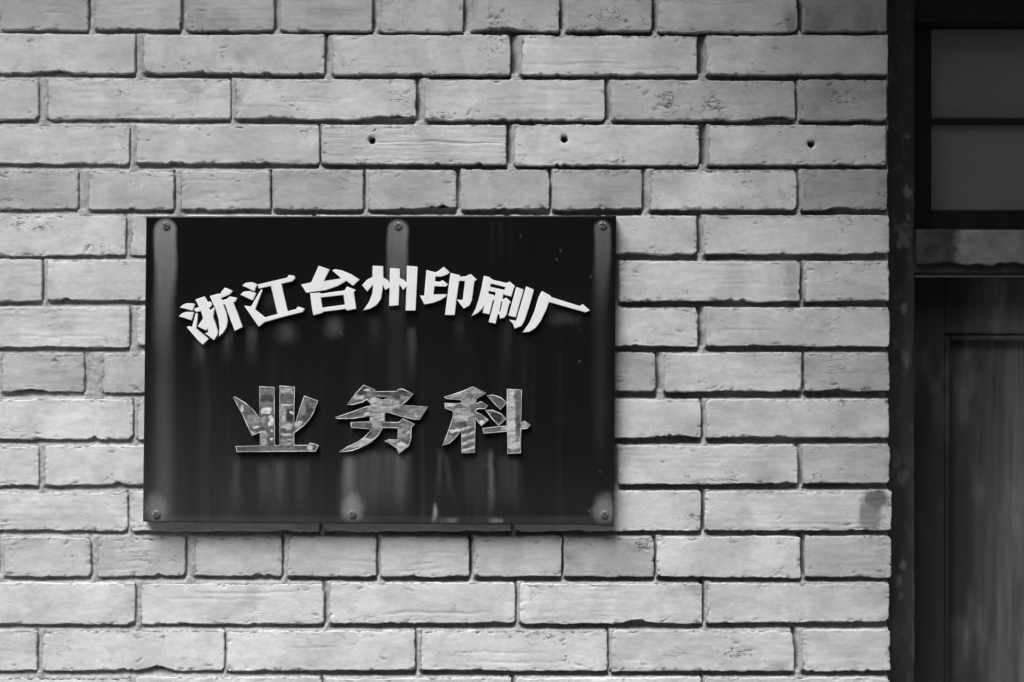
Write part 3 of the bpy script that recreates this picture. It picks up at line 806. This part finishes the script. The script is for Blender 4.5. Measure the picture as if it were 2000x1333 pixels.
GL2 = [
 ('ye', 440, 740, .12, [
  [[(560,130),(795,145),(800,1092),(890,1092),(890,120),(1125,140),(1115,745),(1160,690),(1220,480),(1290,285),(1505,365),(1440,540),(1370,660),(1270,770),(1120,880),(1118,1087),(1360,1087),(1380,1052),(1430,1062),(1515,1087),(1470,1180),(190,1190),(175,1107),(570,1094),(568,865),(440,928),(390,820),(290,600),(135,305),(165,300),(330,405),(450,510),(520,600),(562,660)]]]),
 ('wu', 640, 740, .12, [
  [[(585,108),(768,180),(755,212),(1130,212),(1150,178),(1215,170),(1392,248),(1300,350),(1195,432),(1622,462),(1495,665),(1390,660),(1190,612),(1030,560),(950,540),(925,572),(925,712),(1160,718),(1225,655),(1310,700),(1412,740),(1362,790),(1352,990),(1318,1095),(1160,1215),(1135,1140),(1060,1080),(930,1015),(1000,992),(1148,1005),(1148,800),(895,798),(820,925),(700,1035),(560,1110),(400,1170),(195,1195),(330,1110),(500,1030),(620,940),(720,820),(390,795),(380,715),(690,705),(690,600),(560,625),(400,650),(150,650),(130,632),(400,545),(600,470),(720,435),(640,335),(560,385),(400,425),(325,420),(440,270)],
   [(735,298),(1030,298),(890,352)]]]),
 ('ke', 850, 740, .12, [
  [[(150,300),(300,260),(470,200),(610,138),(830,235),(665,325),(658,412),(690,405),(745,375),(855,440),(810,490),(690,490),(655,515),(665,548),(740,582),(865,670),(755,770),(690,690),(652,635),(645,1200),(430,1210),(430,835),(330,960),(230,1050),(120,1085),(190,930),(270,700),(300,600),(285,520),(165,480),(160,405),(430,405),(430,345),(180,325)]],
  [[(845,275),(940,270),(1060,310),(1165,390),(1060,505),(960,400)]],
  [[(825,515),(930,520),(1060,570),(1155,650),(1030,765),(920,640)]],
  [[(1175,175),(1405,185),(1395,740),(1450,695),(1550,755),(1490,810),(1395,820),(1390,1210),(1180,1215),(1175,855),(790,890),(775,810),(1172,770)]]]),
]

def glyph_mesh(g, front, back, bev, fill=True):
    """Outlines -> solid letter between world depths front and back."""
    name, ox, oy, s, parts = g
    cu = bpy.data.curves.new('letter', 'CURVE')
    cu.dimensions = '2D' if fill else '3D'
    cu.fill_mode = 'BOTH' if fill else 'FULL'
    k = (DIST + front) / DIST
    for contours in parts:
        for ct in contours:
            sp = cu.splines.new('POLY'); sp.use_cyclic_u = True
            sp.points.add(len(ct) - 1)
            for i, (x, y) in enumerate(ct):
                px, py = ox + x * s, oy + y * s
                sp.points[i].co = ((px - 1000) * S * k, ZC - (py - 666.5) * S * k, 0, 1)
    if fill:
        cu.extrude = (back - front) / 2 - bev
        cu.bevel_depth = bev; cu.bevel_resolution = 1; cu.offset = -bev
    else:
        cu.bevel_depth = bev; cu.bevel_resolution = 1
    tmp = bpy.data.objects.new('tmp', cu)
    col.objects.link(tmp)
    dg = bpy.context.evaluated_depsgraph_get(); dg.update()
    me = bpy.data.meshes.new_from_object(tmp.evaluated_get(dg))
    bpy.data.objects.remove(tmp); bpy.data.curves.remove(cu)
    n = len(me.vertices)
    co = np.empty(n * 3, np.float32); me.vertices.foreach_get('co', co); co = co.reshape(-1, 3)
    mid = (front + back) / 2 if fill else front
    out = np.stack([co[:, 0], mid - co[:, 2], co[:, 1]], -1)
    me.vertices.foreach_set('co', out.astype(np.float32).ravel())
    me.name = 'letter' if fill else 'rim'
    me.update()
    return me

for g in GL:
    lo = obj('letter', glyph_mesh(g, YF - 0.0046, YF + 0.001, 0.0005), MWHITE, sign)

# film patches per letter in the same tracing coordinates: (x, y, rx, ry, reflectance)
FILM = {
 'ye': (0.11, [(330,520,150,200,.10),(450,680,110,80,.19),(275,490,24,45,.5),(510,790,70,26,.38),(450,900,60,28,.38),
   (680,230,90,60,.13),(680,330,90,70,.05),(680,400,60,40,.12),(670,525,88,58,.6),(745,690,50,90,.55),(640,680,60,60,.25),(690,600,60,14,.08),(690,695,36,36,.11),(620,960,60,130,.28),(745,1000,45,110,.06),(745,855,20,20,.5),(755,985,24,18,.4),(640,830,60,30,.10),
   (1000,200,115,60,.28),(1010,350,90,40,.11),(1000,435,95,14,.42),(940,600,42,150,.28),(1050,600,58,120,.03),(1085,560,22,22,.55),(1000,790,100,55,.30),(950,845,40,34,.10),(1000,915,90,22,.35),(1010,1030,110,60,.24),
   (1340,560,90,150,.06),(1260,470,40,130,.17),(1400,420,50,40,.16),(1190,760,60,60,.34),(300,1140,220,26,.07),(800,1130,200,30,.14),(1390,1120,44,36,.45),(1450,1120,18,26,.06)]),
 'wu': (0.12, [(560,220,90,120,.045),(520,310,90,45,.33),(640,200,50,18,.45),(900,245,170,22,.05),(900,445,280,110,.29),(770,385,110,70,.36),(1180,260,120,70,.06),(1240,330,70,50,.2),(1060,420,120,60,.28),
   (1400,560,200,80,.19),(1180,530,110,36,.09),(1440,600,40,40,.32),(800,700,120,130,.27),(900,640,26,70,.4),(430,590,220,50,.11),(640,595,50,24,.42),(520,760,170,40,.11),(670,780,50,40,.07),
   (620,900,90,40,.05),(560,1060,240,70,.38),(820,880,50,60,.10),(1030,760,130,30,.09),(1240,780,70,80,.17),(1230,900,80,90,.2),(1310,880,26,40,.45),(1200,1120,100,80,.42),(1020,1020,90,30,.28),(1260,700,90,40,.10)]),
 'ke': (0.13, [(430,260,260,60,.25),(670,220,130,50,.25),(560,290,60,44,.11),(540,400,110,80,.27),(250,440,90,32,.5),(330,470,40,14,.1),(470,610,170,110,.30),(610,500,40,80,.13),(440,745,90,36,.06),(590,690,60,60,.18),(330,850,110,26,.46),(280,900,90,14,.06),(220,990,70,60,.18),
   (750,440,80,44,.10),(760,640,90,70,.10),(750,725,40,40,.5),(830,670,24,24,.5),(1040,370,90,70,.07),(1000,620,90,80,.03),
   (960,830,190,40,.12),(1140,800,60,40,.38),(1240,600,75,470,.38),(1340,420,42,260,.13),(1345,720,42,110,.08),(1290,1050,110,110,.36),(1350,1000,30,40,.12),(1330,1160,50,24,.14),(1460,760,70,50,.26)]),
}
def inside(poly, X, Y):
    c = np.zeros(X.shape, bool); n = len(poly)
    for i in range(n):
        x1, y1 = poly[i]; x2, y2 = poly[(i + 1) % n]
        if y1 == y2: continue
        k = ((y1 > Y) != (y2 > Y)) & (X < (x2 - x1) * (Y - y1) / (y2 - y1) + x1)
        c ^= k
    return c
def film_mesh(g, yf):
    name, ox, oy, sc_, parts = g
    st = 9.0
    xs = np.arange(90, 1660, st); ys = np.arange(90, 1240, st)
    X, Y = np.meshgrid(xs, ys)
    mask = np.zeros(X.shape, bool)
    for ct in parts:
        c = np.zeros(X.shape, bool)
        for q in ct: c ^= inside(q, X, Y)
        mask |= c
    base, pts = FILM[name]
    seed = len(name) * 77 + ord(name[0])
    wx = (fbm(X / 70, Y / 70, seed, 3) - 0.5) * 60; wy = (fbm(X / 70, Y / 70, seed + 9, 3) - 0.5) * 60
    v = base * (0.6 + 0.8 * fbm(X / 120, Y / 120, seed + 3, 3))
    for (cx, cy, rx, ry, val) in pts:
        a = min(rx, ry)
        rr = (np.abs((X + wx - cx) / rx) ** 3 + np.abs((Y + wy - cy) / ry) ** 3) ** (1 / 3)
        k = 1 - sstep(1 - min(0.5, 14 / a), 1 + min(0.5, 14 / a), rr)
        v = v * (1 - k) + val * k
    if name == 'ke':                                         # slanting folds on the lower stem
        k = sstep(415, 435, X) * (1 - sstep(640, 660, X)) * sstep(770, 800, Y)
        f = 0.5 + 0.5 * np.sin((Y + 0.35 * X + wy * 0.5) / 19.0)
        v = v * (1 - k) + (0.09 + 0.34 * f ** 2) * k
    fold = fbm(X / 90 + Y / 300, Y / 45, seed + 5, 4, 0.6)
    v = v * (0.55 + 0.95 * fold)
    dep = yf - 0.0009 * (fold - 0.3) - 0.0006 * sstep(0.1, 0.4, v)
    px = ox + X * sc_; py = oy + Y * sc_
    k = (DIST + yf) / DIST
    verts = np.stack([(px - 1000) * S * k, dep, ZC - (py - 666.5) * S * k], -1).reshape(-1, 3)
    q = grid_quads(len(xs), len(ys)); q = q[mask.ravel()[q].all(1)]
    used = np.unique(q); rem = np.full(len(verts), -1); rem[used] = np.arange(len(used))
    return mesh_np('film', verts[used], rem[q], {'film': v.ravel()[used]})

for g in GL2:
    lo = obj('letter', glyph_mesh(g, YF - 0.0044, YF + 0.001, 0.0004), MCLEAR, sign)
    lo['label'] = 'clear plastic letter with flaking silvery film'
    obj('rim', glyph_mesh(g, YF - 0.0046, YF, 0.00075, fill=False), MRIM, lo)
    obj('film', film_mesh(g, YF - 0.0047), MFILM, lo)

def screw_mesh(cx, cy, rot):
    c = P(cx, cy, YF - 0.0005)
    rs = [0, 0.12, 0.24, 0.34, 0.44, 0.54, 0.66, 0.8, 0.92, 1.0, 1.0]; R = 0.0052; nseg = 40
    vs, qs = [], []
    for ri, r in enumerate(rs):
        for a in range(nseg):
            th = 2 * math.pi * a / nseg
            x, y = r * math.cos(th), r * math.sin(th)
            hgt = 0.0026 * math.sqrt(max(0.0, 1 - (r * 0.92) ** 2)) if ri < len(rs) - 1 else -0.001
            xr, yr = x * math.cos(rot) - y * math.sin(rot), x * math.sin(rot) + y * math.cos(rot)
            if min(abs(xr), abs(yr)) < 0.13 and r < 0.7: hgt -= 0.0022
            vs.append((c.x + x * R, c.y - hgt, c.z + y * R))
    for ri in range(len(rs) - 1):
        for a in range(nseg):
            b = (a + 1) % nseg
            qs.append((ri * nseg + a, ri * nseg + b, (ri + 1) * nseg + b, (ri + 1) * nseg + a))
    return mesh_np('screw', np.array(vs), np.array(qs), smooth=False)
for i, (cx, cy) in enumerate(((324, 441), (777, 441), (1177, 440), (305, 1004), (688, 1004), (1180, 1005))):
    obj('screw', screw_mesh(cx, cy, 0.3 + 0.7 * i), MSCREW, sign)

# ------------------------------------------------------------------ doorway
FR = empty('door_frame', (1.0, 0.1, 0.0))
tag(FR, 'dark painted wooden door frame with glazed transom light at the right edge', 'door frame')
jl = P(1787, 0, 0.05).x
def make_jamb():
    us = np.concatenate([[0, 0.0012, 0.003], np.linspace(0.005, jl - OP0 - 0.005, 22), [jl - OP0 - 0.003, jl - OP0 - 0.0012, jl - OP0]])
    zs = np.arange(0.0, OPTOP + 0.001, 0.0028)
    U, Z = np.meshgrid(us, zs)
    k = (DIST + 0.05) / DIST
    PX = 1000 + (OP0 + U) / (S * k); PY = 666.5 - (Z - ZC) / (S * k)
    n = fbm(PX / 9, PY / 14, 300, 4, 0.6)
    chip = np.zeros(U.shape)
    for (cx, cy, rx, ry, st) in ((1773, 266, 6, 8, .8), (1772, 374, 8, 14, .9), (1774, 425, 5, 7, .8), (1762, 462, 16, 26, .75), (1766, 598, 6, 16, .8), (1768, 705, 9, 20, .7), (1762, 930, 14, 18, .35), (1764, 1105, 8, 10, .8), (1757, 1135, 10, 16, .6), (1760, 1165, 8, 12, .5), (1752, 900, 10, 20, .3)):
        rr = np.hypot((PX - cx) / rx, (PY - cy) / ry) + (n - 0.5) * 1.8
        chip = np.maximum(chip, st * (1 - sstep(0.5, 1.05, rr)))
    chip = np.maximum(chip, 0.5 * sstep(1781, 1784, PX) * sstep(0.5, 0.62, fbm(PX / 20, PY / 60, 310, 3)) * sstep(1000, 1080, PY))  # edge highlight on the right arris put into the chip value
    chip = np.maximum(chip, 0.14 * sstep(0.58, 0.70, fbm(PX / 16, PY / 30, 320, 4, 0.6)))
    e = np.minimum(U, jl - OP0 - U)
    Y = 0.05 + 0.0018 * np.clip(1 - e / 0.0025, 0, 1) ** 2 + (n - 0.5) * 0.0012 + 0.0008 * chip
    verts = np.stack([OP0 + U, Y, Z], -1).reshape(-1, 3)
    nx, ny = len(us), len(zs)
    quads = [grid_quads(nx, ny)[:, ::-1]]
    idx = np.arange(nx * ny).reshape(ny, nx)
    loop = np.concatenate([idx[0, :-1], idx[:-1, -1], idx[-1, :0:-1], idx[:0:-1, 0]])
    back = verts[loop].copy(); back[:, 1] = 0.20
    k0 = len(verts); m = len(loop); i = np.arange(m); j = (i + 1) % m
    quads.append(np.stack([loop[i], k0 + i, k0 + j, loop[j]], -1))
    return mesh_np('jamb', np.concatenate([verts, back]), np.concatenate(quads), {'chip': np.concatenate([chip.ravel(), np.zeros(m)])})
obj('jamb', make_jamb(), MFRAME, FR)
obj('jamb', box_mesh('jamb', OP1 - (jl - OP0), OP1, 0.05, 0.20, 0.0, OPTOP, 0.002), MFRAME, FR)
jr = OP1 - (jl - OP0)
zt = P(0, 43, 0.07).z
obj('head', box_mesh('head', jl, jr, 0.07, 0.20, zt, OPTOP, 0.002), MSASH, FR)
# transom bar: dark end block and pale weathered board
zb0, zb1 = P(0, 533, 0.045).z, P(0, 447, 0.045).z
xs_ = P(1872, 0, 0.045).x
obj('transom_bar', box_mesh('transom_bar', jl, jr, 0.052, 0.20, zb0, zb1, 0.002), MFRAME, FR)
def chipped_board(x0, x1, z0, z1, y0, y1):
    n = 90
    us = np.linspace(x0, x1, n); vs = np.linspace(z0, z1, 18)
    U, V = np.meshgrid(us, vs)
    low = (fbm(U * 60, 0.2, 5, 4, 0.6)) * 0.012
    V = V + low * (1 - (V - z0) / (z1 - z0)) ** 3
    Y = y0 + (fbm(U * 90, V * 90, 8, 3) - 0.5) * 0.0012
    verts = np.stack([U, Y, V], -1).reshape(-1, 3)
    quads = [grid_quads(n, 18)[:, ::-1]]
    idx = np.arange(n * 18).reshape(18, n)
    loop = np.concatenate([idx[0, :-1], idx[:-1, -1], idx[-1, :0:-1], idx[:0:-1, 0]])
    back = verts[loop].copy(); back[:, 1] = y1
    k0 = len(verts); m = len(loop); i = np.arange(m); j = (i + 1) % m
    quads.append(np.stack([loop[i], k0 + i, k0 + j, loop[j]], -1))
    return mesh_np('transom_board', np.concatenate([verts, back]), np.concatenate(quads))
obj('transom_board', chipped_board(jl + 0.001, jr, zb0 + 0.006, zb1 - 0.002, 0.044, 0.0519), MTRANS, FR)
# transom light
sx0 = P(1820, 0, 0.10).x
z_p0, z_p1 = P(0, 410, 0.10).z, P(0, 48, 0.10).z
zm = P(0, 235, 0.10).z
mid = (jl + jr) / 2
obj('sash_stile', box_mesh('sash_stile', jl, sx0, 0.10, 0.14, zb1, zt, 0.002), MSASH, FR)
obj('sash_stile', box_mesh('sash_stile', jr - (sx0 - jl), jr, 0.10, 0.14, zb1, zt, 0.002), MSASH, FR)
obj('sash_rail', box_mesh('sash_rail', sx0, jr - (sx0 - jl), 0.10, 0.14, zb1, z_p0, 0.002), MSASH, FR)
obj('sash_rail', box_mesh('sash_rail', sx0, jr - (sx0 - jl), 0.10, 0.14, z_p1, zt, 0.002), MSASH, FR)
obj('glazing_bar', box_mesh('glazing_bar', mid - 0.012, mid + 0.012, 0.102, 0.138, z_p0, z_p1, 0.002), MSASH, FR)
for (a, b) in ((sx0, mid - 0.012), (mid + 0.012, jr - (sx0 - jl))):
    obj('glazing_bar', box_mesh('glazing_bar', a, b, 0.106, 0.134, zm - 0.004, zm + 0.004, 0.0015), MSASH, FR)
    for (c, d) in ((z_p0, zm - 0.004), (zm + 0.004, z_p1)):
        obj('pane', box_mesh('pane', a, b, 0.118, 0.121, c, d), MGLASS, FR)
# curtain inside
def curtain():
    xs = np.linspace(jl, jr, 160); zs = np.linspace(zb0, OPTOP + 0.0, 12)
    X, Z = np.meshgrid(xs, zs)
    Y = 0.215 + 0.006 * np.sin(X * 55) + 0.004 * (fbm(X * 12, Z * 2, 4, 3) - 0.5)
    return mesh_np('curtain', np.stack([X, Y, Z], -1).reshape(-1, 3), grid_quads(160, 12)[:, ::-1])
cu_ = obj('curtain', curtain(), MCURT); tag(cu_, 'faded grey curtain hanging behind the transom glass', 'curtain')
sol = cu_.modifiers.new('thickness', 'SOLIDIFY'); sol.thickness = 0.002

def leaf(x0, x1, label):
    L = empty('door', ((x0 + x1) / 2, 0.12, 0.03))
    tag(L, label, 'door')
    z0, z1 = 0.03, zb0 - 0.003
    sw = P(1858, 0, 0.11).x - P(1787, 0, 0.11).x + 0.006
    rt = z1 - P(0, 652, 0.11).z
    Y0, Y1 = 0.11, 0.15
    obj('stile', box_mesh('stile', x0, x0 + sw, Y0, Y1, z0, z1, 0.002), MDOOR, L)
    obj('stile', box_mesh('stile', x1 - sw, x1, Y0, Y1, z0, z1, 0.002), MDOOR, L)
    xa, xb = x0 + sw, x1 - sw
    zr = [(z0, z0 + 0.16), (0.80, 0.90), (z1 - rt, z1)]
    for (a, b) in zr:
        obj('rail', box_mesh('rail', xa, xb, Y0 + 0.0015, Y1 - 0.001, a, b, 0.002), MDOOR, L)
    for (a, b) in ((z0 + 0.16, 0.80), (0.90, z1 - rt)):
        p = obj('panel', box_mesh('panel', xa, xb, 0.131, 0.143, a, b), MDOOR, L)
        # planted moulding around the panel, mitre replaced by butted ends
        t = 0.0095
        for nm, q in (('moulding', (xa, xa + t, a, b)), ('moulding', (xb - t, xb, a, b)), ('moulding', (xa + t, xb - t, b - t, b)), ('moulding', (xa + t, xb - t, a, a + t))):
            obj(nm, box_mesh(nm, q[0], q[1], 0.116, 0.1309, q[2], q[3], 0.0035, 3), MDOOR, p)
    return L
ml = (jl + jr) / 2
leaf(jl + 0.002, ml - 0.002, 'dark worn panelled door leaf beside the brick wall edge')
leaf(ml + 0.002, jr - 0.002, 'dark worn panelled door leaf farther from the sign, beyond the meeting edge')
obj('threshold', box_mesh('threshold', jl, jr, 0.03, 0.20, 0.0, 0.028, 0.003), MCONC, FR)
